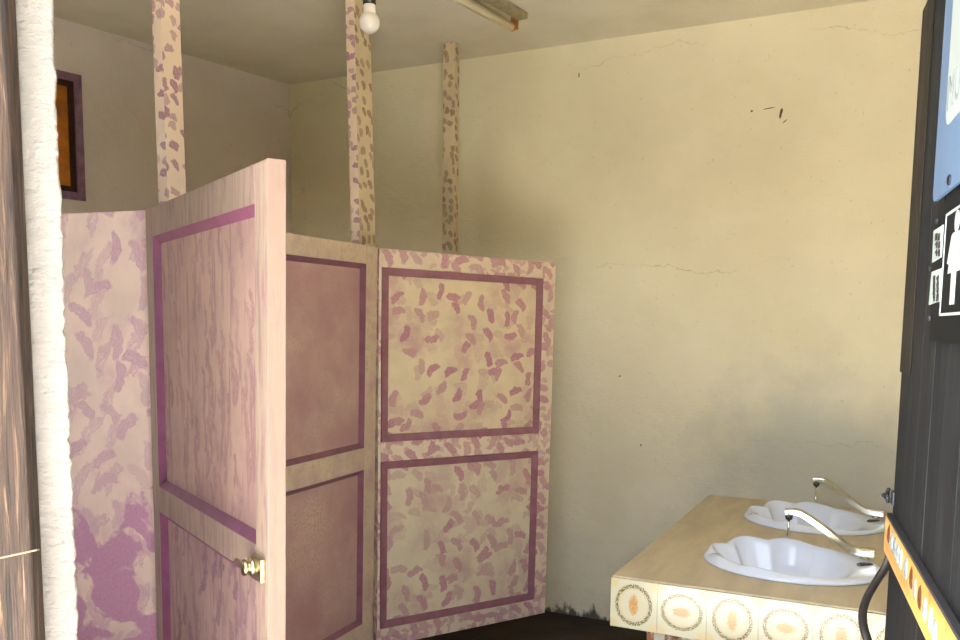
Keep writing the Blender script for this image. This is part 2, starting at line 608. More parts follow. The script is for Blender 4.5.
# ground outside
bm = bmesh.new()
prism(bm, [(-9, -12), (9, -12), (9, 1.0), (0.9, 0.6), (JR.x, JR.y - 0.1), (JL.x, JL.y - 0.02), (FL.x, FL.y - 0.02), (-9, 1.0)], -0.14, -0.02)
struct('ground', bm, plain('pale_concrete', srgb(230, 226, 216), 0.9, var=0.15, sc=3))
bm = bmesh.new()
G2 = frame_map(Vector((0, 0, -0.02)), Rh, Fh, Vector((0, 0, 1)))
bx(bm, G2, -12, 12, -12, -2.2, 0.0, 0.03)  # unseen grass added so ground farther out reflects less light
struct('added_grass', bm, plain('added_grass_green', srgb(70, 88, 44), 0.9, var=0.4, sc=6))
bm = bmesh.new()
bx(bm, G2, -9, 9, -6.6, -6.0, 0.0, 2.2)  # hedge added out of view to cut low sky light
struct('added_hedge', bm, plain('added_hedge_green', srgb(84, 104, 58), 0.9, var=0.4, sc=6))

# ------------------------------------------------------------------ stall doors and panels
class Sheet:
    """flat board from the four corners of its visible face; u right, v up (metres), w out of the face"""
    def __init__(self, TL, TR, BL, BR):
        self.c = (BL, BR, TL, TR)
        self.W = ((TR - TL).length + (BR - BL).length) / 2
        self.H = ((TL - BL).length + (TR - BR).length) / 2
        n = (TR - TL).cross(TL - BL).normalized()
        if n.dot(EYE - TL) < 0:
            n = -n
        self.n = n

    def __call__(self, u, v, w):
        BL, BR, TL, TR = self.c
        s, t = u / self.W, v / self.H
        return (BL * (1 - s) + BR * s) * (1 - t) + (TL * (1 - s) + TR * s) * t + self.n * w

    def uv(self, px, py):
        p = on_plane(px, py, self.c[2], self.n)
        s = t = 0.5
        BL, BR, TL, TR = self.c
        ex, ey = (TR - TL).normalized(), Vector((0, 0, 1))
        f = lambda q: ((q - BL).dot(ex), (q - BL).dot(ey))
        X = f(p)
        for _ in range(20):
            q0 = f(self(s * self.W, t * self.H, 0))
            qs = f(self((s + 1e-3) * self.W, t * self.H, 0))
            qt = f(self(s * self.W, (t + 1e-3) * self.H, 0))
            a, b = (qs[0] - q0[0]) / 1e-3, (qt[0] - q0[0]) / 1e-3
            c, d = (qs[1] - q0[1]) / 1e-3, (qt[1] - q0[1]) / 1e-3
            D = a * d - b * c
            rx, ry = X[0] - q0[0], X[1] - q0[1]
            s += (d * rx - b * ry) / D
            t += (a * ry - c * rx) / D
        return s * self.W, t * self.H


def sheet_px(tl, tr, bl, br, z_l, z_r, z_ref_l=None, floor_gap=None):
    """pixel corners -> Sheet; depth at the two top corners fixes the vertical plane"""
    TL, TR = at(*tl, z_l), at(*tr, z_r)
    n = (TR - TL)
    n = Vector((-n.y, n.x, 0)).normalized()
    BL, BR = on_plane(*bl, TL, n), on_plane(*br, TL, n)
    return TL, TR, BL, BR


def extend_down(T_, B_, h):
    return T_ + (B_ - T_) * ((T_.z - h) / (T_.z - B_.z))


def moulding(bm, S, u0, u1, v0, v1, wd, w_out, w_in):
    """sloping picture-frame moulding: outer edge at depth w_out, inner at w_in"""
    uvl = bm.loops.layers.uv.verify()
    o = [(u0, v0), (u1, v0), (u1, v1), (u0, v1)]
    i = [(u0 + wd, v0 + wd), (u1 - wd, v0 + wd), (u1 - wd, v1 - wd), (u0 + wd, v1 - wd)]
    low = min(w_out, w_in) - 0.004
    vo = [bm.verts.new(S(*p, w_out)) for p in o]
    vi = [bm.verts.new(S(*p, w_in)) for p in i]
    bo = [bm.verts.new(S(*p, low)) for p in o]
    bi = [bm.verts.new(S(*p, low)) for p in i]
    for k in range(4):
        l = (k + 1) % 4
        for q in ((vo[k], vo[l], vi[l], vi[k]), (bo[k], bo[l], vo[l], vo[k]), (vi[k], vi[l], bi[l], bi[k]), (bi[k], bi[l], bo[l], bo[k])):
            f = bm.faces.new(q)
            for lp in f.loops:
                c = lp.vert.co
                lp[uvl].uv = (c.dot(Rh), c.z)


def panel_door(root, S, th, panels, mats, style):
    """frame of stiles and rails, two panels with painted mouldings.
    panels: list of (u0,u1,v0,v1) openings, bottom first"""
    W, H = S.W, S.H
    u0 = min(p[0] for p in panels)
    u1 = max(p[1] for p in panels)
    for a, b in ((0, u0), (u1, W)):
        bm = bmesh.new()
        bx(bm, S, a, b, 0, H, -th, 0)
        link('stile', bm, mats['frame'], root, bevel=0.003)
    edges = [0] + [x for p in sorted(panels, key=lambda q: q[2]) for x in (p[2], p[3])] + [H]
    for k in range(0, len(edges), 2):
        bm = bmesh.new()
        bx(bm, S, u0, u1, edges[k], edges[k + 1], -th, -0.0005, uvo=(0.7, 1.3 + k))
        link('rail', bm, mats['frame'], root, bevel=0.002)
    for k, (a, b, c, d) in enumerate(panels):
        bm = bmesh.new()
        if style == 'recess':
            bx(bm, S, a, b, c, d, -th + 0.004, -0.017, uvo=(k * 1.7, k * 2.3))
        else:
            bx(bm, S, a, b, c, d, -th + 0.006, -0.006, uvo=(k * 1.7, k * 2.3))
        link('panel', bm, mats['panel'][k], root)
        bm = bmesh.new()
        if style == 'recess':
            moulding(bm, S, a, b, c, d, 0.018, -0.001, -0.0165)
        else:
            moulding(bm, S, a, b, c, d, 0.029, 0.006, 0.0)
        link('moulding', bm, mats['trim'], root)


# --- materials of the painted boards
TAUPE = srgb(206, 186, 164)
M_A_FRAME = painted('brushed_taupe_paint', srgb(170, 148, 128), srgb(132, 94, 100), streak=(75, 7, 0.44, 0.66, 0.75))
M_A_PANEL = painted('streaked_mauve_paint', srgb(194, 160, 144), srgb(118, 70, 90),
                    layers=[dict(freq=15, L=0.70, W=0.13, ang=1.45, spread=0.45, dens=0.7, seed=3.0, rag=0.5, bristle=0.85, op=0.7),
                            dict(freq=11, L=0.75, W=0.13, ang=1.35, spread=0.5, dens=0.6, seed=11.0, rag=0.5, bristle=0.9, op=0.6)],
                    streak=(46, 4.0, 0.50, 0.66, 0.6), cloud=(3.0, 0.42, 0.72, 0.3))
M_A_PANEL2 = painted('streaked_purple_paint', srgb(186, 154, 144), srgb(108, 64, 94),
                     layers=[dict(freq=10, L=0.75, W=0.14, ang=1.75, spread=0.45, dens=0.8, seed=5.0, rag=0.5, bristle=0.8, op=0.85),
                             dict(freq=14, L=0.70, W=0.12, ang=1.75, spread=0.5, dens=0.6, seed=19.0, rag=0.5, bristle=0.9, op=0.65)],
                     streak=(60, 5.0, 0.50, 0.68, 0.5), cloud=(4.0, 0.46, 0.75, 0.4))
M_TRIM_A = plain('pink_violet_gloss', srgb(134, 76, 104), 0.45, var=0.25, sc=18)
M_TRIM_B = plain('plum_gloss', srgb(126, 76, 92), 0.3, var=0.3, sc=14)
M_TRIM_C = plain('mauve_gloss', srgb(148, 98, 106), 0.4, var=0.25, sc=18)
M_B_FRAME = painted('sponged_frame_paint', srgb(198, 178, 148), srgb(158, 118, 124), cloud=(9, 0.42, 0.75, 0.7), streak=(40, 40, 0.45, 0.7, 0.5))
M_B_PANEL = painted('sponged_mauve_paint', srgb(196, 168, 148), srgb(148, 102, 108), cloud=(2.6, 0.28, 0.62, 0.75), streak=(130, 110, 0.40, 0.62, 0.6))
DAB_C = srgb(160, 100, 116)
M_C_FRAME = painted('dense_dabbed_paint', srgb(216, 196, 168), DAB_C,
                    layers=[dict(freq=17, L=0.62, W=0.27, ang=0.9, spread=2.6, dens=0.95, seed=2.0, rag=0.6, bristle=0.5, op=0.95),
                            dict(freq=26, L=0.50, W=0.24, ang=0.4, spread=3.0, dens=0.6, seed=13.0, rag=0.6, bristle=0.6, op=0.7)])
M_C_PANEL = painted('dabbed_cream_paint', srgb(216, 196, 160), DAB_C,
                    layers=[dict(freq=12.5, L=0.42, W=0.19, ang=0.8, spread=5.0, dens=0.92, seed=6.0, rag=0.38, bristle=0.35, op=1.0),
                            dict(freq=14, L=0.44, W=0.22, ang=0.3, spread=6.0, dens=0.5, seed=14.0, rag=0.45, bristle=0.6, op=0.5),
                            dict(freq=9, L=0.48, W=0.22, ang=1.5, spread=2.0, dens=0.5, seed=27.0, rag=0.5, bristle=0.7, op=0.38)],
                    cloud=(5.5, 0.46, 0.72, 0.55))
M_C_PANEL2 = painted('dabbed_grey_cream_paint', srgb(212, 196, 164), DAB_C,
                     layers=[dict(freq=12, L=0.46, W=0.19, ang=1.0, spread=2.8, dens=0.92, seed=31.0, rag=0.42, bristle=0.4, op=0.9),
                             dict(freq=14, L=0.46, W=0.20, ang=0.8, spread=3.0, dens=0.55, seed=44.0, rag=0.45, bristle=0.6, op=0.55),
                             dict(freq=8, L=0.50, W=0.22, ang=1.4, spread=2.0, dens=0.5, seed=51.0, rag=0.5, bristle=0.7, op=0.35)],
                     cloud=(5.5, 0.45, 0.72, 0.5))
M_SIDE = painted('purple_stippled_paint', srgb(238, 210, 192), srgb(180, 122, 154),
                 layers=[dict(freq=10, L=0.72, W=0.17, ang=-1.0, spread=0.5, dens=0.8, seed=8.0, rag=0.4, bristle=1.0, op=0.6),
                         dict(freq=11, L=0.52, W=0.18, ang=0.6, spread=2.8, dens=0.7, seed=21.0, rag=0.35, bristle=0.5, op=0.72)],
                 blotch=(7.0, 0.75, 1.36, 0.85), cloud=(9, 0.5, 0.8, 0.35))
M_POSTP = painted('spotted_post_paint', srgb(222, 198, 174), srgb(120, 66, 102),
                  layers=[dict(freq=24, L=0.40, W=0.27, ang=0.6, spread=1.6, dens=0.78, seed=4.0, rag=0.75, bristle=0.5, jit=0.75, op=0.95)])
M_POSTB = painted('brown_spotted_post_paint', srgb(212, 194, 160), srgb(118, 78, 66),
                  layers=[dict(freq=24, L=0.42, W=0.28, ang=1.1, spread=1.2, dens=0.85, seed=9.0, rag=0.5, bristle=0.5, jit=0.8, op=0.95)])

# --- door A: opened towards the viewer
TL, TR, BL, BR = sheet_px((145, 210), (267, 158), (157, 640), (268, 640), 2.27, 1.56)
BL, BR = extend_down(TL, BL, 0.20), extend_down(TR, BR, 0.20)
SA = Sheet(TL, TR, BL, BR)
ua0, va1 = SA.uv(152, 237)
ua1, vb1 = SA.uv(254, 203)
v_a0 = (SA.uv(160, 488)[1] + SA.uv(256, 544)[1]) / 2
v_l1 = (SA.uv(163, 516)[1] + SA.uv(256, 576)[1]) / 2
v_top = (va1 + vb1) / 2
print('DOOR A', SA.W, SA.H, ua0, ua1, v_a0, v_l1, v_top, 'heights', TL.z, TR.z)
rootA = empty('stall_door', SA(0, 0, 0), 'mauve streaked stall door standing open towards the entrance, brass latch on its edge', 'door', 'stall doors')
panel_door(rootA, SA, 0.034, [(ua0, ua1, 0.16, v_l1), (ua0, ua1, v_a0, v_top)],
           {'frame': M_A_FRAME, 'panel': [M_A_PANEL2, M_A_PANEL], 'trim': M_TRIM_A}, 'recess')
# cream free edge strip
bm = bmesh.new()
bx(bm, SA, SA.W, SA.W + 0.003, 0.0, SA.H, -0.0345, 0.0005)
link('edge_strip', bm, painted('cream_edge_paint', srgb(140, 114, 98), srgb(124, 86, 84), streak=(60, 5, 0.48, 0.75, 0.55), cloud=(8, 0.55, 0.8, 0.3)), rootA, bevel=0.002)
# latch on the stile
M_BRASS = plain('worn_brass', srgb(196, 182, 146), 0.3, 1.0, var=0.3, sc=60)
lu, lv = SA.uv(260, 567)
bm = bmesh.new()
bx(bm, SA, lu - 0.022, min(lu + 0.03, SA.W - 0.001), lv - 0.024, lv + 0.022, 0.0, 0.010)
la = link('latch_plate', bm, M_BRASS, rootA, bevel=0.0015)
bm = bmesh.new()
lathe(bm, [(0.018, 0.0), (0.019, 0.004), (0.012, 0.007), (0.010, 0.010), (0.016, 0.014), (0.016, 0.018), (0.010, 0.021), (0.004, 0.022)], SA(lu - 0.015, lv, 0.010), SA.n, 18)
link('latch_knob', bm, M_BRASS, la, smooth=True)
bm = bmesh.new()
tube(bm, [SA(lu - 0.012, lv, 0.026), SA(lu - 0.05, lv - 0.002, 0.022), SA(lu - 0.078, lv - 0.003, 0.018)], [0.004, 0.004, 0.006], 10)
link('latch_bolt', bm, M_BRASS, la, smooth=True)

# --- door B: closed door of the next stall
TL, TR, BL, BR = sheet_px((284, 232), (378, 247), (284, 640), (373, 640), 2.81, 3.35)
BL, BR = extend_down(TL, BL, 0.20), extend_down(TR, BR, 0.20)
k = 1.43
TL, BL = TR + (TL - TR) * k, BR + (BL - BR) * k
SB = Sheet(TL, TR, BL, BR)
ub1, vb_t = SB.uv(366.5, 264)
_, vb_b = SB.uv(363, 448)
_, vb_l = SB.uv(364, 470)
print('DOOR B', SB.W, SB.H, ub1, vb_t, vb_b, vb_l)
rootB = empty('stall_door', SB(0, 0, 0), 'closed stall door sponged in flat mauve, plum lines around its panels', 'door', 'stall doors')
panel_door(rootB, SB, 0.04, [(0.09, ub1, 0.16, vb_l), (0.09, ub1, vb_b, vb_t)],
           {'frame': M_B_FRAME, 'panel': [M_B_PANEL, M_B_PANEL], 'trim': M_TRIM_B}, 'recess')

# --- door C: ajar, hung on the far post, sagging
TL, TR, BL, BR = sheet_px((379, 248), (556, 263), (377, 648), (545, 613), 3.36, 3.80)
SC = Sheet(TL, TR, BL, BR)
c = [SC.uv(*q) for q in ((382, 267), (543, 279), (538, 434), (381, 441), (381, 461), (536, 452), (530, 600), (381, 628))]
u0 = (c[0][0] + c[3][0]) / 2
u1 = (c[1][0] + c[2][0]) / 2
print('DOOR C', SC.W, SC.H, c, TL.z, TR.z, BL.z, BR.z)
rootC = empty('stall_door', SC(0, 0, 0), 'cream stall door covered in short mauve dabs, swung half open near the back wall', 'door', 'stall doors')
panel_door(rootC, SC, 0.04, [(u0, u1, (c[6][1] + c[7][1]) / 2, (c[4][1] + c[5][1]) / 2), (u0, u1, (c[2][1] + c[3][1]) / 2, (c[0][1] + c[1][1]) / 2)],
           {'frame': M_C_FRAME, 'panel': [M_C_PANEL2, M_C_PANEL], 'trim': M_TRIM_C}, 'flat')

# --- side panel of the first stall
TL, TR, BL, BR = sheet_px((65, 213.5), (147, 210), (80, 640), (158, 640), 2.40, 2.31)
BL, BR = extend_down(TL, BL, 0.10), extend_down(TR, BR, 0.10)
k = 6.0
TL, BL = TR + (TL - TR) * k, BR + (BL - BR) * k
SD = Sheet(TL, TR, BL, BR)
print('SIDE', SD.W, SD.H)
rootD = empty('stall_partition', SD(0, 0, 0), 'pale pink partition board with purple blotches, closing the first stall beside the rough white jamb', 'partition')
bm = bmesh.new()
bx(bm, SD, 0, SD.W, 0, SD.H, -0.035, 0, uvo=(-SD.W, 0.1))
link('board', bm, M_SIDE, rootD, bevel=0.002)


def stall_post(name, top_px, bot_px, z, wx, wy, label, mats, foot=0.0):
    """leaning square post: -Y face wx wide, +X face wy wide; centre line through two pixels"""
    a, b = at(*top_px, z), at(*bot_px, z)
    d = (a - b) / (a.z - b.z)
    o = b - d * b.z
    root = empty(name, o + d * foot, label, 'post', 'stall posts')
    ex, ey = Vector((1, 0, 0)), Vector((0, 1, 0))
    M = lambda x, y, zz: o + ex * x + ey * zz + d * y
    bm = bmesh.new()
    bx(bm, M, -wx / 2, wx / 2, foot, CEIL - 0.001, -wy / 2, wy / 2)
    ob = link('shaft', bm, mats[0], root, bevel=0.003)
    if len(mats) > 1:
        ob.data.materials.append(mats[1])
        for p in ob.data.polygons:
            if p.normal.x > 0.7:
                p.material_index = 1
    return root


stall_post('stall_post', (165.5, 0), (172.5, 200), 2.44, 0.035, 0.070, 'purple spotted cream post rising to the ceiling behind the open streaked door', [M_POSTP])
stall_post('stall_post', (357.5, 0), (363.5, 240), 3.50, 0.042, 0.112, 'brown spotted post rising to the ceiling just behind the hanging bulb', [M_POSTP, M_POSTB])
stall_post('stall_post', (451.5, 47), (450, 250), 4.44, 0.068, 0.045, 'slim spotted post standing against the back wall behind the dabbed door', [M_POSTB])

# ------------------------------------------------------------------ wash counter
P0 = at(612, 575, 2.745)
CT = P0.z
CX0, CY0 = P0.x, P0.y
P1 = on_level(713, 492, CT)
print('COUNTER', CX0, CY0, CT, 'back corner', P1, 'BACK_Y', BACK_Y)


def counter_mat():
    t = NT('counter_screed', 0.45)
    p = t.pos()
    n = t.noise(t.scale(p, (14, 2.5, 4)), 1.0, 6, 0.6)
    col = t.mix(t.ramp(n, 0.3, 0.7), srgb(208, 194, 160), srgb(186, 172, 140))
    n2 = t.ramp(t.noise(p, 5, 4), 0.55, 0.75)
    col = t.mix(t.math('MULTIPLY', n2, 0.35), col, srgb(170, 158, 130))
    t.color(col)
    t.bump(t.noise(p, 40, 4), 0.15, 0.003)
    return t.m


def tile_mat():
    t = NT('flowered_tile', 0.12)
    uv = t.uv()
    u, v, _ = t.sep(uv)
    TS = 0.1535
    cell = t.math('FLOOR', t.math('DIVIDE', u, TS))
    lu = t.math('SUBTRACT', t.math('FRACT', t.math('DIVIDE', u, TS)), 0.5)
    lv = t.math('SUBTRACT', t.math('DIVIDE', v, 0.158), 0.5)
    odd = t.math('MODULO', t.math('ABSOLUTE', cell), 2.0)
    nz = t.noise(uv, 160, 3, 0.6)
    nzs = t.math('SUBTRACT', nz, 0.5)
    base = srgb(200, 194, 164)
    # wreath: oval, turned on every other tile
    ax = t.math('MULTIPLY_ADD', odd, 0.30, 2.55)
    ay = t.math('MULTIPLY_ADD', odd, -0.0, 2.55)
    ax = t.math('MULTIPLY_ADD', odd, -0.2, 2.65)
    ay = t.math('MULTIPLY_ADD', odd, 0.35, 2.45)
    r = t.math('SQRT', t.math('ADD', t.math('POWER', t.math('ABSOLUTE', t.math('MULTIPLY', lu, ax)), 2.0), t.math('POWER', t.math('ABSOLUTE', t.math('MULTIPLY', lv, ay)), 2.0)))
    rr_ = t.math('ADD', r, t.math('MULTIPLY', nzs, 0.16))
    ring = t.ramp(t.math('ABSOLUTE', t.math('SUBTRACT', rr_, 0.95)), 0.13, 0.06)
    dots = t.ramp(t.noise(uv, 300, 2, 0.5), 0.44, 0.50)
    col = t.mix(t.math('MULTIPLY', ring, t.math('MULTIPLY', dots, 1.0)), base, srgb(104, 84, 40))
    ring2 = t.ramp(t.math('ABSOLUTE', t.math('SUBTRACT', rr_, 0.78)), 0.05, 0.02)
    col = t.mix(t.math('MULTIPLY', ring2, 0.45), col, srgb(206, 172, 116))
    # bouquet
    bxs = t.math('MULTIPLY_ADD', odd, -4.6, 9.5)
    bys = t.math('MULTIPLY_ADD', odd, 5.0, 4.6)
    rb = t.math('SQRT', t.math('ADD', t.math('POWER', t.math('ABSOLUTE', t.math('MULTIPLY', lu, bxs)), 2.0), t.math('POWER', t.math('ABSOLUTE', t.math('MULTIPLY', lv, bys)), 2.0)))
    rb = t.math('ADD', rb, t.math('MULTIPLY', nzs, 1.5))
    bq = t.ramp(rb, 1.15, 0.65)
    bc = t.mix(t.ramp(t.noise(uv, 190, 3), 0.4, 0.62), srgb(212, 152, 66), srgb(170, 112, 56))
    col = t.mix(t.math('MULTIPLY', bq, 0.8), col, bc)
    # corners
    cu = t.math('SUBTRACT', 0.5, t.math('ABSOLUTE', lu))
    cv = t.math('SUBTRACT', 0.5, t.math('ABSOLUTE', lv))
    cr = t.math('SQRT', t.math('ADD', t.math('POWER', cu, 2.0), t.math('POWER', cv, 2.0)))
    cr = t.math('ADD', cr, t.math('MULTIPLY', nzs, 0.22))
    ck = t.ramp(cr, 0.23, 0.15)
    col = t.mix(t.math('MULTIPLY', ck, 0.45), col, srgb(206, 176, 104))
    # grey joints
    j = t.ramp(t.math('MINIMUM', cu, t.math('ADD', cv, 0.02)), 0.013, 0.007)
    col = t.mix(j, col, srgb(170, 164, 146))
    # reddish scribbled border at the far right end
    se = t.ramp(t.math('ABSOLUTE', t.math('SUBTRACT', u, 5.0 * TS - 0.022)), 0.020, 0.012)
    sn = t.ramp(t.noise(t.scale(uv, (1.4, 0.8, 1)), 130, 2, 0.5, 2.5), 0.52, 0.57)
    col = t.mix(t.math('MULTIPLY', se, t.math('MULTIPLY', sn, 0.8)), col, srgb(120, 52, 36))
    t.color(col)
    t.bump(t.math('SUBTRACT', 1.0, j), 0.3, 0.002)
    return t.m


cen = Vector((CX0, CY0, 0))
counter = empty('wash_counter', (CX0, CY0, 0), 'low masonry wash counter with flowered yellow tiles on its end, against the back wall', 'counter')
BASINS = [(-0.325, 3.05, 0.288, 0.235), (-0.318, 3.785, 0.280, 0.235)]


def cut_basins(o):
    """cut the two basin openings out of a solid"""
    for cx, cy, a, b in BASINS:
        cb = bmesh.new()
        NA = 64
        lo = [cb.verts.new((cx + a * 0.955 * math.cos(2 * math.pi * k / NA), cy + b * 0.955 * math.sin(2 * math.pi * k / NA), CT - 0.19)) for k in range(NA)]
        hi = [cb.verts.new((v.co.x, v.co.y, CT + 0.2)) for v in lo]
        cb.faces.new(lo[::-1])
        cb.faces.new(hi)
        for k in range(NA):
            cb.faces.new((lo[k], lo[(k + 1) % NA], hi[(k + 1) % NA], hi[k]))
        cut = link('cutter', cb, None)
        md = o.modifiers.new('hole', 'BOOLEAN')
        md.operation = 'DIFFERENCE'
        md.solver = 'EXACT'
        md.object = cut
        bpy.context.view_layer.update()
        me = bpy.data.meshes.new_from_object(o.evaluated_get(bpy.context.evaluated_depsgraph_get()))
        o.modifiers.clear()
        o.data = me
        bpy.data.objects.remove(cut)


CB_Y = BACK_Y - 0.003
CB_X = RIGHT_X - 0.003
bm = bmesh.new()
bx(bm, I, CX0, CB_X, CY0, CB_Y, CT - 0.045, CT)
cut_basins(link('countertop', bm, counter_mat(), counter, bevel=0.004))
bm = bmesh.new()
TZ0 = CT - 0.164
TM = frame_map(Vector((CX0, CY0, 0)), Vector((1, 0, 0)), Vector((0, -1, 0)), Vector((0, 0, 1)))
bx(bm, lambda x, y, z: TM(x, z, y + TZ0 + 0.0), 0, CB_X - CX0, 0, CT - TZ0 - 0.004, 0.0, 0.012)
link('tiled_edge', bm, tile_mat(), counter, bevel=0.0015)
bm = bmesh.new()
bx(bm, I, CX0 + 0.012, CB_X, CY0 + 0.03, CB_Y, TZ0 + 0.01, CT - 0.046)
cut_basins(link('slab_core', bm, plain('rough_mortar', srgb(186, 172, 150), 0.9, var=0.4, sc=30, bump=0.5), counter))


def brick_mat():
    t = NT('broken_brick', 0.9)
    p = t.pos()
    x = t.scale(p, (1, 1, 1))
    br = t.n('ShaderNodeTexBrick', {'Vector': t.n('ShaderNodeMapping', {'Vector': x, 'Rotation': (math.radians(90), 0, 0)}).outputs[0],
                                    'Color1': srgb(170, 112, 70), 'Color2': srgb(140, 92, 62), 'Mortar': srgb(206, 200, 186), 'Scale': 2.2, 'Mortar Size': 0.04})
    n = t.ramp(t.noise(p, 16, 5, 0.7), 0.46, 0.6)
    t.color(t.mix(n, br.outputs[0], srgb(210, 200, 184)))
    t.bump(t.noise(p, 22, 5, 0.65), 1.0, 0.03)
    return t.m


bm = bmesh.new()
bx(bm, I, CX0 + 0.10, CB_X, CY0 + 0.06, CB_Y, 0, TZ0 + 0.009)
cut_basins(link('brick_base', bm, brick_mat(), counter, bevel=0.01))

# ------------------------------------------------------------------ shell washbasins
M_CERAMIC = plain('white_ceramic', srgb(226, 234, 246), 0.16, spec=0.5)
M_CHROME = plain('chrome', srgb(206, 202, 186), 0.12, 1.0)
M_DARKM = plain('dark_metal', srgb(96, 92, 88), 0.3, 1.0)


def basin(cx, cy, a, b, label, group):
    root = empty('washbasin', (cx, cy, CT), label, 'washbasin', group)
    NA = 120
    bm = bmesh.new()
    # rings from the outer lip inwards: (scale, height, shift towards wall-side deck, flute)
    prof = [(1.0, 0.000, 0, 0), (1.004, 0.006, 0, 0), (0.993, 0.013, 0, 0), (0.965, 0.018, 0, .1), (0.92, 0.020, 0, .4), (0.88, 0.018, 0, .8),
            (0.845, 0.010, 0, 1), (0.815, -0.004, 0, 1), (0.74, -0.03, 0, 1), (0.66, -0.075, 0, .9), (0.52, -0.115, 0, .6), (0.33, -0.135, 0, .3), (0.12, -0.142, 0, 0)]
    rings = []
    for s, h, _, fl in prof:
        ring = []
        for k in range(NA):
            th = 2 * math.pi * k / NA
            ct, st = math.cos(th), math.sin(th)
            # wall side (+x) is a flat deck: the bowl is pulled away from it
            deck = max(0.0, ct) ** 2
            ss = s
            if s < 0.95:
                ss = s * (1 - 0.26 * deck * min(1, (0.95 - s) / 0.12))
            # scalloped shell flutes round the front and back of the bowl
            back = max(0.0, min(1.0, 0.65 - 0.9 * ct)) 
            lob = abs(math.sin(th * 4.5 + 0.4))
            ss *= 1 + fl * back * 0.19 * (lob - 0.6)
            hh = h + 0.020 * back * fl * (lob - 0.4) * (1 if h > -0.02 else 0.3) + (0.022 * back * (0.4 + 0.6 * max(0, st)) if 0.78 <= s <= 0.96 else 0)
            if s < 0.95 and h > -0.01:
                hh -= 0.010 * deck
            ring.append(bm.verts.new((cx + a * ss * ct, cy + b * ss * st, CT + hh)))
        rings.append(ring)
    for r0, r1 in zip(rings, rings[1:]):
        for k in range(NA):
            bm.faces.new((r0[k], r0[(k + 1) % NA], r1[(k + 1) % NA], r1[k]))
    bm.faces.new(rings[-1])
    # underside
    o2 = [bm.verts.new((cx + a * 0.9 * math.cos(2 * math.pi * k / NA), cy + b * 0.9 * math.sin(2 * math.pi * k / NA), CT + 0.0002)) for k in range(NA)]
    for k in range(NA):
        bm.faces.new((o2[k], o2[(k + 1) % NA], rings[0][(k + 1) % NA], rings[0][k]))
    ob = link('bowl', bm, M_CERAMIC, root, smooth=True)
    sd = ob.modifiers.new('smooth', 'SUBSURF')
    sd.levels = sd.render_levels = 1
    bm = bmesh.new()
    lathe(bm, [(0.026, 0), (0.026, 0.004), (0.018, 0.006), (0.016, 0.002)], Vector((cx - 0.02, cy, CT - 0.142)), seg=20)
    link('drain', bm, M_CHROME, root, smooth=True)
    bm = bmesh.new()
    tube(bm, [(cx + a * 0.70, cy + 0.060, CT + 0.0125), (cx + a * 0.73, cy + 0.063, CT + 0.0130), (cx + a * 0.84, cy + 0.073, CT + 0.0140), (cx + a * 0.87, cy + 0.076, CT + 0.0145)], [0.003, 0.007, 0.007, 0.003], 12, flat=0.8)
    link('overflow_slot', bm, M_DARKM, root)
    return root


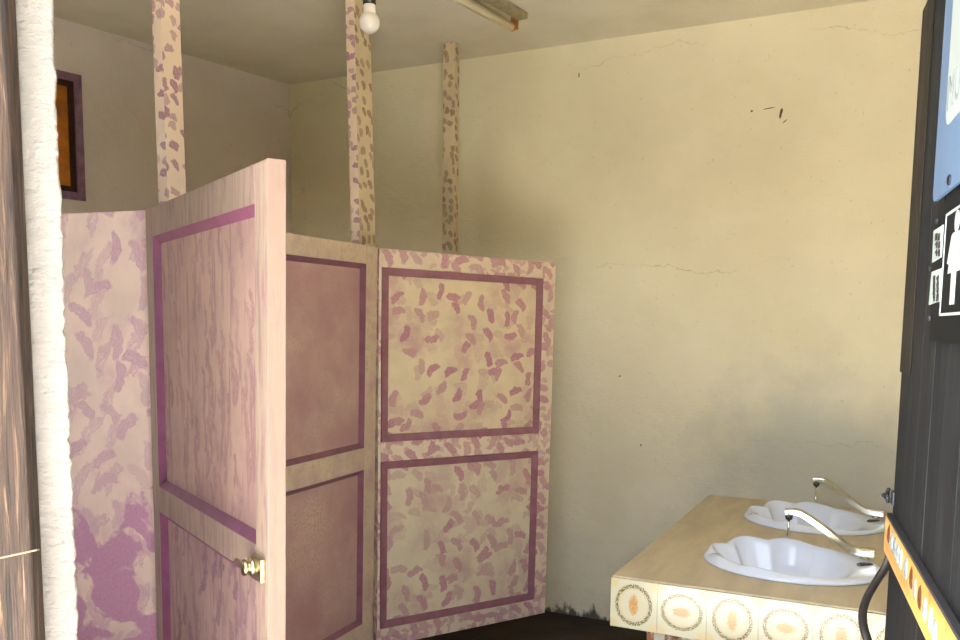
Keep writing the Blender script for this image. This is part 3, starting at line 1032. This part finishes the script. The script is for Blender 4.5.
def faucet(pts_px, yplane, label, group, base_drop):
    """swing spout: flat chrome arm through pixels measured on a vertical plane along X"""
    n = Vector((0, 1, 0))
    pp = [on_plane(px, py, Vector((0, yplane, 0)), n) for px, py in pts_px]
    qx = pp[0].x + (pp[1].x - pp[0].x) * 0.8
    base_drop = max((v.co.z for o in bpy.data.objects if o.name.startswith('bowl') for v in o.data.vertices
                     if (o.matrix_basis @ v.co + o.parent.location - Vector((qx, yplane, 0))).xy.length < 0.03), default=0.02) + CT + 0.0030
    print('FAUCET', [tuple(round(c, 3) for c in p) for p in pp], base_drop - CT)
    root = empty('faucet', (pp[0].x, yplane, base_drop), label, 'faucet', group)
    # arm: rectangular section sweep with rounded path
    path = []
    for i in range(len(pp) - 1):
        p_1, p0, p1, p2 = pp[max(i - 1, 0)], pp[i], pp[i + 1], pp[min(i + 2, len(pp) - 1)]
        for s in range(6):
            t = s / 6
            path.append(0.5 * ((2 * p0) + (p1 - p_1) * t + (2 * p_1 - 5 * p0 + 4 * p1 - p2) * t * t + (3 * p0 - p_1 - 3 * p1 + p2) * t ** 3))
    path.append(pp[-1])
    bm = bmesh.new()
    hw, ht = 0.013, 0.0125
    rings = []
    N = len(path)
    for i, p in enumerate(path):
        tg = (path[min(i + 1, N - 1)] - path[max(i - 1, 0)]).normalized()
        a = Vector((0, 1, 0))
        b = tg.cross(a).normalized()
        if b.z < 0:
            b = -b
        f = i / (N - 1)
        w, h = hw * (1.15 - 0.25 * f), ht * (1.2 - 0.35 * f)
        sec = [(-w, -h), (w, -h), (w, h * 0.55), (w * 0.65, h), (-w * 0.65, h), (-w, h * 0.55)]
        rings.append([bm.verts.new(p + a * x + b * y) for x, y in sec])
    for r0, r1 in zip(rings, rings[1:]):
        for k in range(6):
            bm.faces.new((r0[k], r0[(k + 1) % 6], r1[(k + 1) % 6], r1[k]))
    bm.faces.new(rings[0][::-1])
    bm.faces.new(rings[-1])
    link('spout', bm, M_CHROME, root, bevel=0.002)
    tip = path[-1] + (path[-2] - path[-1]).normalized() * 0.014
    bm = bmesh.new()
    lathe(bm, [(0.013, 0), (0.0135, -0.012), (0.011, -0.022), (0.008, -0.023)], tip + Vector((0, 0, -0.006)), seg=18)
    link('aerator', bm, M_DARKM, root, smooth=True)
    bm = bmesh.new()
    lathe(bm, [(0.0045, 0), (0.0035, -0.02), (0.004, -0.045), (0.007, -0.055), (0.0075, -0.066), (0.003, -0.068)], tip + Vector((0, 0, -0.028)), seg=12)
    link('push_stem', bm, M_CHROME, root, smooth=True)
    bm = bmesh.new()
    q = pp[0] + (pp[1] - pp[0]).normalized() * 0.03
    h0 = base_drop - q.z
    lathe(bm, [(0.016, h0), (0.016, h0 + 0.003), (0.013, h0 + 0.005), (0.012, max(h0 + 0.010, -0.006))], Vector((q.x, yplane, q.z)), seg=24)
    link('body', bm, M_CHROME, root, smooth=True)
    return root


def basin_fit(left, right, near, ratio=None):
    L, R_, N_ = on_level(*left, CT), on_level(*right, CT), on_level(*near, CT)
    return L, R_, N_


for nm, q in (('near', ((703, 553), (889, 566), (800, 586))), ('far', ((746, 512), (890, 520), (815, 535)))):
    L, R_, N_ = basin_fit(*q)
    print('BASIN', nm, [tuple(round(c, 3) for c in p) for p in (L, R_, N_)])

basin(*BASINS[0], 'white shell shaped washbasin set in the counter close to its tiled end', 'shell washbasins')
basin(*BASINS[1], 'white shell shaped washbasin set in the counter nearer the back wall', 'shell washbasins')
faucet([(875, 553), (858, 551), (845, 545), (818, 524), (799, 512.5), (785, 511.5)], 3.17, 'chrome swing spout with push stem over the basin nearer the tiled end', 'chrome spouts', CT + 0.031)
faucet([(884, 513.5), (870, 511.5), (860, 507), (836, 489), (824, 480.5), (813, 479.5)], 3.88, 'chrome swing spout with push stem over the basin nearer the back wall', 'chrome spouts', CT + 0.031)

# ------------------------------------------------------------------ entrance door
zf = 1.80
TFr, BFr = at(925, 0, zf), at(884, 640, zf)
ddir = (G(0.58, 0.95) - G(0.87, 1.80)).normalized()
TFr, BFr = extend_down(BFr, TFr, 2.13), extend_down(TFr, BFr, 0.03)
DW = 0.88
dn = Vector((-ddir.y, ddir.x, 0))
if dn.dot(-Rh) < 0:
    dn = -dn


class DoorMap:
    """u from the free edge towards the hinges, v up, w out of the outer face"""
    H = 2.10

    def __call__(self, u, v, w):
        return BFr + (TFr - BFr) * (v / 2.10) + ddir * u + dn * w

    def uv(self, px, py, w=0.008):
        nrm = (TFr - BFr).cross(ddir).normalized()
        p = on_plane(px, py, BFr + dn * w, nrm) - dn * w
        v = (p.z - BFr.z) / (TFr.z - BFr.z) * 2.10
        q = BFr + (TFr - BFr) * (v / 2.10)
        return (p - q).dot(ddir), v


DM = DoorMap()
M_DOOR = wood('weathered_black_wood', srgb(12, 14, 17), srgb(28, 30, 34), srgb(52, 53, 54), sx=22, sy=0.9, bump=0.5, rough=0.75)
M_DOORB = wood('weathered_brown_wood', srgb(28, 24, 18), srgb(48, 42, 33), srgb(80, 70, 56), sx=28, sy=1.6, bump=0.8, rough=0.8)
root = empty('entrance_door', DM(0, 0, 0), 'weathered black plank door standing open, with an orange bar of inlaid stones across it', 'door')
bm = bmesh.new()
x = 0.0
rr = random.Random(5)
k = 0
while x < DW - 0.01:
    w_ = min(0.125 + rr.uniform(-0.01, 0.01), DW - x)
    bx(bm, DM, x + 0.0012, x + w_ - 0.0012, 0, 2.10, -0.035, rr.uniform(-0.002, 0.0), uvo=(k * 0.7, k * 0.31))
    x += w_
    k += 1
bx(bm, DM, 0.002, DW - 0.002, 0.01, 2.09, -0.034, -0.006)
link('planks', bm, M_DOOR, root, bevel=0.0015)
us = DM.uv(944, 60)[0]
print('DOOR uv', DM.uv(925, 0), DM.uv(884, 640), 'stile', us, [DM.uv(*q) for q in ((932, 203), (960, 181), (929, 342), (935, 203), (886, 510), (886, 555), (955, 640), (924, 640))])
bm = bmesh.new()
us = max(0.05, min(us, 0.14))
bx(bm, DM, 0.0, us, 1.38, 2.10, 0.0, 0.003)
link('stile', bm, M_DOORB, root, bevel=0.002)
# orange crossbar
ua, va = DM.uv(886, 512, 0.012)
ub, vb = DM.uv(886, 556, 0.012)
uc, vc = DM.uv(953, 640, 0.012)
ud, vd = DM.uv(924, 640, 0.012)
cb0, cb1 = (vb + vd) / 2, (va + vc) / 2
print('BAR', va, vb, vc, vd, ua, uc, ud)


def bar_mat():
    t = NT('orange_varnish', 0.4)
    uv = t.uv()
    g = t.noise(t.scale(uv, (3, 40, 1)), 1.0, 5, 0.6, 0.8)
    col = t.mix(t.ramp(g, 0.35, 0.65), srgb(216, 158, 76), srgb(232, 180, 96))
    t.color(t.mix(t.ramp(t.noise(uv, 18, 4), 0.55, 0.75), col, srgb(182, 118, 52)))
    t.bump(g, 0.2, 0.004)
    return t.m


bm = bmesh.new()
bx(bm, DM, -0.004, DW - 0.03, cb0, cb1, 0.0, 0.012)
bar = link('crossbar', bm, bar_mat(), root, bevel=0.004)
bm = bmesh.new()
bx(bm, DM, -0.002, DW - 0.03, cb1, cb1 + 0.006, 0.0, 0.011)
link('crossbar_cap', bm, plain('black_cap_wood', srgb(52, 54, 60), 0.7, var=0.3), root)
stone_cols = [srgb(122, 70, 44), srgb(176, 190, 196), srgb(150, 168, 178), srgb(196, 208, 214), srgb(188, 176, 160), srgb(168, 184, 196)]
M_STONES = [plain('inlay_stone_%s' % n, c, 0.25, var=0.45, sc=70) for n, c in zip(('rust', 'pale', 'grey', 'white', 'sand', 'blue'), stone_cols)]
# stones measured on the photo along the bar
stone_px = [(889, 534, 0), (892, 541, 1), (895, 547, 2), (898, 553, 1), (901, 559, 3), (906, 568, 5), (911.5, 578, 0), (915, 588, 4),
            (920, 597, 0), (925, 609, 1), (931, 620, 3), (935, 633, 5)]
for sx, sy, ci in stone_px:
    u, v = DM.uv(sx, sy, 0.012)
    bm = bmesh.new()
    bmesh.ops.create_icosphere(bm, subdivisions=3, radius=1.0)
    r1 = random.Random(int(sx * 10))
    for vv in bm.verts:
        q = vv.co.copy()
        tpr = 1 - 0.25 * q.y
        vv.co = DM(u + q.x * 0.016 * tpr, v + q.y * (0.020 + r1.uniform(-.002, .002)), 0.0115 + q.z * 0.004)
    o_ = link('inlay_stone', bm, M_STONES[ci], bar, smooth=True)
# staple and hasp at the free edge
M_STEEL = plain('dull_steel', srgb(96, 100, 112), 0.4, 1.0, var=0.4, sc=60)
hu, hv = DM.uv(888, 495)
hinge_v = hv
bm = bmesh.new()
bx(bm, DM, -0.006, 0.03, hv - 0.014, hv + 0.014, 0.0, 0.004)
hasp = link('hasp', bm, M_STEEL, root, bevel=0.001)
bm = bmesh.new()
lp = [DM(-0.012 - 0.016 * math.sin(math.pi * i / 8), hv + 0.013 * math.cos(math.pi * i / 8), 0.008) for i in range(9)]
tube(bm, lp, 0.004, 8)
link('staple', bm, M_STEEL, hasp, smooth=True)
bm = bmesh.new()
tube(bm, [DM(0.0, hv - 0.004, 0.010), DM(-0.03, hv - 0.006, 0.012), DM(-0.046, hv - 0.006, 0.012)], [0.0045, 0.004, 0.006], 8)
link('bolt', bm, M_STEEL, hasp, smooth=True)

# black strap hanging from the door's free edge
M_RUB = plain('black_rubber', srgb(44, 40, 38), 0.5, var=0.3)
zs = 1.83
sp = [at(892, 548, 1.79), at(886, 566, 1.80), at(876, 582, 1.83), at(866, 600, 1.87), at(862.5, 616, 1.90), at(865, 632, 1.91), at(872, 650, 1.90), at(882, 664, 1.86), at(893, 670, 1.78)]
path = []
for i in range(len(sp) - 1):
    p_1, p0, p1, p2 = sp[max(i - 1, 0)], sp[i], sp[i + 1], sp[min(i + 2, len(sp) - 1)]
    for s in range(5):
        t = s / 5
        path.append(0.5 * ((2 * p0) + (p1 - p_1) * t + (2 * p_1 - 5 * p0 + 4 * p1 - p2) * t * t + (3 * p0 - p_1 - 3 * p1 + p2) * t ** 3))
path.append(sp[-1])
bm = bmesh.new()
tube(bm, path, 0.0095, 12, flat=0.6, ref=Rh)
link('pull_strap', bm, M_RUB, root, smooth=True)

# ------------------------------------------------------------------ signs on the door
M_BLUE = plain('blue_sign_paint', srgb(96, 124, 160), 0.5, var=0.08, sc=10)
M_WHITE = plain('white_sign_paint', srgb(172, 184, 184), 0.5, var=0.04, sc=10)
M_BLACK = plain('black_sign_plastic', srgb(14, 16, 19), 0.7, spec=0.2)
M_GREY = plain('grey_sign_print', srgb(140, 146, 146), 0.5)
M_INK = plain('black_sign_ink', srgb(30, 30, 34), 0.5)


def rrect(bm, u0, u1, v0, v1, r, w0, w1):
    pts = []
    for cx_, cy_, a0 in ((u1 - r, v1 - r, 0), (u0 + r, v1 - r, 90), (u0 + r, v0 + r, 180), (u1 - r, v0 + r, 270)):
        for k in range(7):
            a = math.radians(a0 + 15 * k)
            pts.append((cx_ + r * math.cos(a), cy_ + r * math.sin(a)))
    a = [bm.verts.new(DM(x, y, w0)) for x, y in pts]
    b = [bm.verts.new(DM(x, y, w1)) for x, y in pts]
    bm.faces.new(a[::-1])
    bm.faces.new(b)
    for i in range(len(pts)):
        j = (i + 1) % len(pts)
        bm.faces.new((a[i], a[j], b[j], b[i]))


def poly(bm, pts, w0, w1):
    a = [bm.verts.new(DM(x, y, w0)) for x, y in pts]
    b = [bm.verts.new(DM(x, y, w1)) for x, y in pts]
    bm.faces.new(a[::-1])
    bm.faces.new(b)
    for i in range(len(pts)):
        j = (i + 1) % len(pts)
        bm.faces.new((a[i], a[j], b[j], b[i]))


def text_bm(s, u, v, size, w0):
    cu = bpy.data.curves.new('letters', 'FONT')
    cu.body = s
    cu.size = size
    cu.extrude = 0.0
    to = bpy.data.objects.new('letters', cu)
    COL.objects.link(to)
    dg = bpy.context.evaluated_depsgraph_get()
    dg.update()
    me = bpy.data.meshes.new_from_object(to.evaluated_get(dg))
    bpy.data.objects.remove(to)
    bpy.data.curves.remove(cu)
    bm = bmesh.new()
    bm.from_mesh(me)
    bpy.data.meshes.remove(me)
    g = bmesh.ops.extrude_face_region(bm, geom=bm.faces[:])
    for e in g['geom']:
        if isinstance(e, bmesh.types.BMVert):
            e.co.z = 0.0015
    for vv in bm.verts:
        vv.co = DM(u + vv.co.x, v + vv.co.y, w0 + vv.co.z)
    return bm


# blue edged sign
bu0, bv0 = DM.uv(933, 203)
b_top = 2.04
blue = empty('blue_sign', DM(bu0, bv0, 0.003), 'blue edged white sign with grey lettering, high on the black plank door', 'sign')
bm = bmesh.new()
rrect(bm, bu0, bu0 + 0.42, bv0, b_top, 0.02, 0.0035, 0.009)
link('sign_board', bm, M_BLUE, blue)
iu, iv = DM.uv(945, 150)
iu = max(iu, bu0 + 0.025)
bm = bmesh.new()
rrect(bm, iu, bu0 + 0.39, bv0 + 0.105, b_top - 0.03, 0.03, 0.009, 0.0105)
link('sign_face', bm, M_WHITE, blue)
tu, tv = DM.uv(949, 112)
link('lettering', text_bm('MUS', tu, tv, 0.075, 0.0105), M_GREY, blue)
bm = bmesh.new()
su, sv = DM.uv(951, 180)
lathe(bm, [(0.008, 0), (0.008, 0.003), (0.004, 0.005)], DM(su, sv, 0.009), dn, 14)
link('screw', bm, M_STEEL, blue)

# black sign with the woman pictogram
ku0, kv0 = DM.uv(929, 341)
_, kv1 = DM.uv(936, 208)
black = empty('black_sign', DM(ku0, kv0, 0.003), 'black plastic restroom sign with a white figure in a dress, under the blue edged sign', 'sign')
bm = bmesh.new()
rrect(bm, ku0, ku0 + 0.30, kv0, kv1, 0.006, 0.0035, 0.008)
link('sign_board', bm, M_BLACK, black)
print('BLACK', ku0, kv0, kv1, [DM.uv(*q) for q in ((934, 262), (944, 300), (936, 232), (944, 258), (945, 222), (942, 315), (949, 235), (946, 300))])


def px_poly(name, pts, mat, w0, w1, parent):
    bm = bmesh.new()
    poly(bm, [DM.uv(*q) for q in pts], w0, w1)
    return link(name, bm, mat, parent)


l1 = px_poly('label_plate', [(934.5, 231), (944, 224.5), (942, 257), (933, 262.5)], M_WHITE, 0.008, 0.0095, black)
l2 = px_poly('label_plate', [(932.5, 272), (942.5, 268), (941, 301), (929.5, 305)], M_WHITE, 0.008, 0.0095, black)
for pl, (px0, py0, px1, py1, rows_, n_) in ((l1, (936, 232, 941.5, 256, 2, 3)), (l2, (933.5, 275, 940.5, 300, 2, 4))):
    bm = bmesh.new()
    r2 = random.Random(px0)
    for i in range(rows_):
        for j in range(n_):
            cx_ = px0 + (px1 - px0) * (i + 0.5) / rows_
            cy_ = py0 + (py1 - py0) * (j + 0.5) / n_
            u, v = DM.uv(cx_, cy_)
            bx(bm, DM, u - 0.010, u + 0.010, v - 0.002, v + 0.002, 0.0095, 0.0102)
            bx(bm, DM, u - 0.010 + r2.uniform(0, .012), u + 0.010, v - 0.007, v + 0.004, 0.0095, 0.0103)
    link('printed_lines', bm, M_INK, pl)
# white outlined box
ou0, ov1 = DM.uv(945.5, 215)
_, ov0 = DM.uv(941, 316)
ou0 = (ou0 + DM.uv(941, 316)[0]) / 2
bm = bmesh.new()
ow = 0.19
th_ = 0.004
for q in ((ou0, ou0 + ow, ov1 - th_, ov1), (ou0, ou0 + ow, ov0, ov0 + th_), (ou0, ou0 + th_, ov0, ov1), (ou0 + ow - th_, ou0 + ow, ov0, ov1)):
    bx(bm, DM, q[0], q[1], q[2], q[3], 0.008, 0.0093)
link('outline', bm, M_WHITE, black)
# figure: head, dress, arms, legs
fc = ou0 + ow * 0.5
fh = ov1 - ov0
bm = bmesh.new()
poly(bm, [(fc + 0.016 * math.cos(a * math.pi / 10), ov0 + fh * 0.87 + 0.016 * math.sin(a * math.pi / 10)) for a in range(20)], 0.008, 0.0094)
poly(bm, [(fc - 0.02, ov0 + fh * 0.77), (fc + 0.02, ov0 + fh * 0.77), (fc + 0.046, ov0 + fh * 0.40), (fc - 0.046, ov0 + fh * 0.40)], 0.008, 0.0094)
for s in (-1, 1):
    poly(bm, [(fc + s * 0.004, ov0 + fh * 0.40), (fc + s * 0.016, ov0 + fh * 0.40), (fc + s * 0.016, ov0 + fh * 0.10), (fc + s * 0.004, ov0 + fh * 0.10)], 0.008, 0.0093)
    poly(bm, [(fc + s * 0.024, ov0 + fh * 0.77), (fc + s * 0.034, ov0 + fh * 0.75), (fc + s * 0.058, ov0 + fh * 0.50), (fc + s * 0.048, ov0 + fh * 0.49)], 0.008, 0.0093)
link('woman_pictogram', bm, M_WHITE, black)
for sx, sy in ((937.5, 221), (930.5, 268), (930, 318)):
    u, v = DM.uv(sx, sy)
    bm = bmesh.new()
    lathe(bm, [(0.005, 0), (0.005, 0.002), (0.002, 0.003)], DM(u, v, 0.008), dn, 12)
    link('screw', bm, M_STEEL, black)

# ------------------------------------------------------------------ bulb and tube lamp
zb = 2.9
c0 = at(369.5, 22.5, zb)
R_b = 10.1 / FOC * zb
bulb = empty('light_bulb', (c0.x, c0.y, CEIL), 'unlit white bulb hanging from the ceiling in front of the brown spotted post', 'light bulb')
bm = bmesh.new()
prof = []
for i in range(13):
    a = math.pi * i / 12 * 0.80
    prof.append((R_b * math.sin(a), -R_b * math.cos(a)))
prof += [(R_b * 0.60, R_b * 0.95), (R_b * 0.58, R_b * 1.55), (R_b * 0.5, R_b * 1.75), (0.002, R_b * 1.78)]
lathe(bm, prof, c0, seg=28)
M_BULB = plain('opal_glass', srgb(222, 214, 206), 0.25)
link('globe', bm, M_BULB, bulb, smooth=True)
bm = bmesh.new()
lathe(bm, [(0.019, R_b * 1.6), (0.021, R_b * 1.62), (0.021, R_b * 2.6), (0.013, R_b * 2.9), (0.004, R_b * 3.0)], c0, seg=20)
link('socket', bm, plain('black_bakelite', srgb(30, 26, 24), 0.35), bulb, smooth=True)
bm = bmesh.new()
tube(bm, [c0 + Vector((0, 0, R_b * 2.95)), Vector((c0.x + 0.004, c0.y, (c0.z + CEIL) / 2)), Vector((c0.x, c0.y, CEIL))], 0.0035, 8)
link('cord', bm, M_RUB, bulb)

# fluorescent batten: its far end near (520, 24); runs back towards the doorway
e1 = on_level(524, 18, CEIL - 0.02)
e0 = on_level(486, -4, CEIL - 0.02)
ld = Vector((e0.x - e1.x, e0.y - e1.y, 0)).normalized()
ls = Vector((-ld.y, ld.x, 0))
if ls.dot(Rh) > 0:
    ls = -ls                      # towards the tube's side
print('TUBE', e1, ld)
LL = 1.24
FM = frame_map(Vector((e1.x, e1.y, CEIL)), ld, ls, Vector((0, 0, -1)))
lamp = empty('fluorescent_lamp', (e1.x, e1.y, CEIL), 'fluorescent lamp with one bare tube on a grey metal batten, fixed to the ceiling', 'ceiling lamp')
bm = bmesh.new()
bx(bm, FM, 0.0, LL, -0.02, 0.03, 0.0, 0.028)
link('batten', bm, plain('grey_enamel', srgb(166, 152, 118), 0.45, var=0.35, sc=30), lamp, bevel=0.003)
tc = (0.056, 0.052)
bm = bmesh.new()
tube(bm, [FM(0.018, *tc), FM(LL - 0.018, *tc)], 0.019, 18)
link('glass_tube', bm, plain('tube_glass', srgb(240, 228, 200), 0.3), lamp, smooth=True)
M_COPPER = plain('copper_cap', srgb(206, 150, 90), 0.3, 0.9)
for a_, b_ in ((0.004, 0.018), (LL - 0.018, LL - 0.004)):
    bm = bmesh.new()
    tube(bm, [FM(a_, *tc), FM(b_, *tc)], 0.0197, 18)
    link('end_cap', bm, M_COPPER, lamp)
    bm = bmesh.new()
    bx(bm, FM, a_ - 0.006, b_ - 0.004, 0.028, 0.062, 0.0, 0.066)
    link('lamp_holder', bm, M_COPPER if a_ < 0.1 else M_WHITE, lamp, bevel=0.003)

# thin wire round the weathered post
bm = bmesh.new()
tube(bm, [at(-60, 566, 1.208), at(0, 558, 1.207), at(37, 550, 1.207), at(38.6, 549.6, 1.215)], 0.0013, 6)
tag(link('wire', bm, plain('pale_wire', srgb(140, 112, 86), 0.6), None), 'thin pale wire tied across the weathered wooden door post', 'wire')
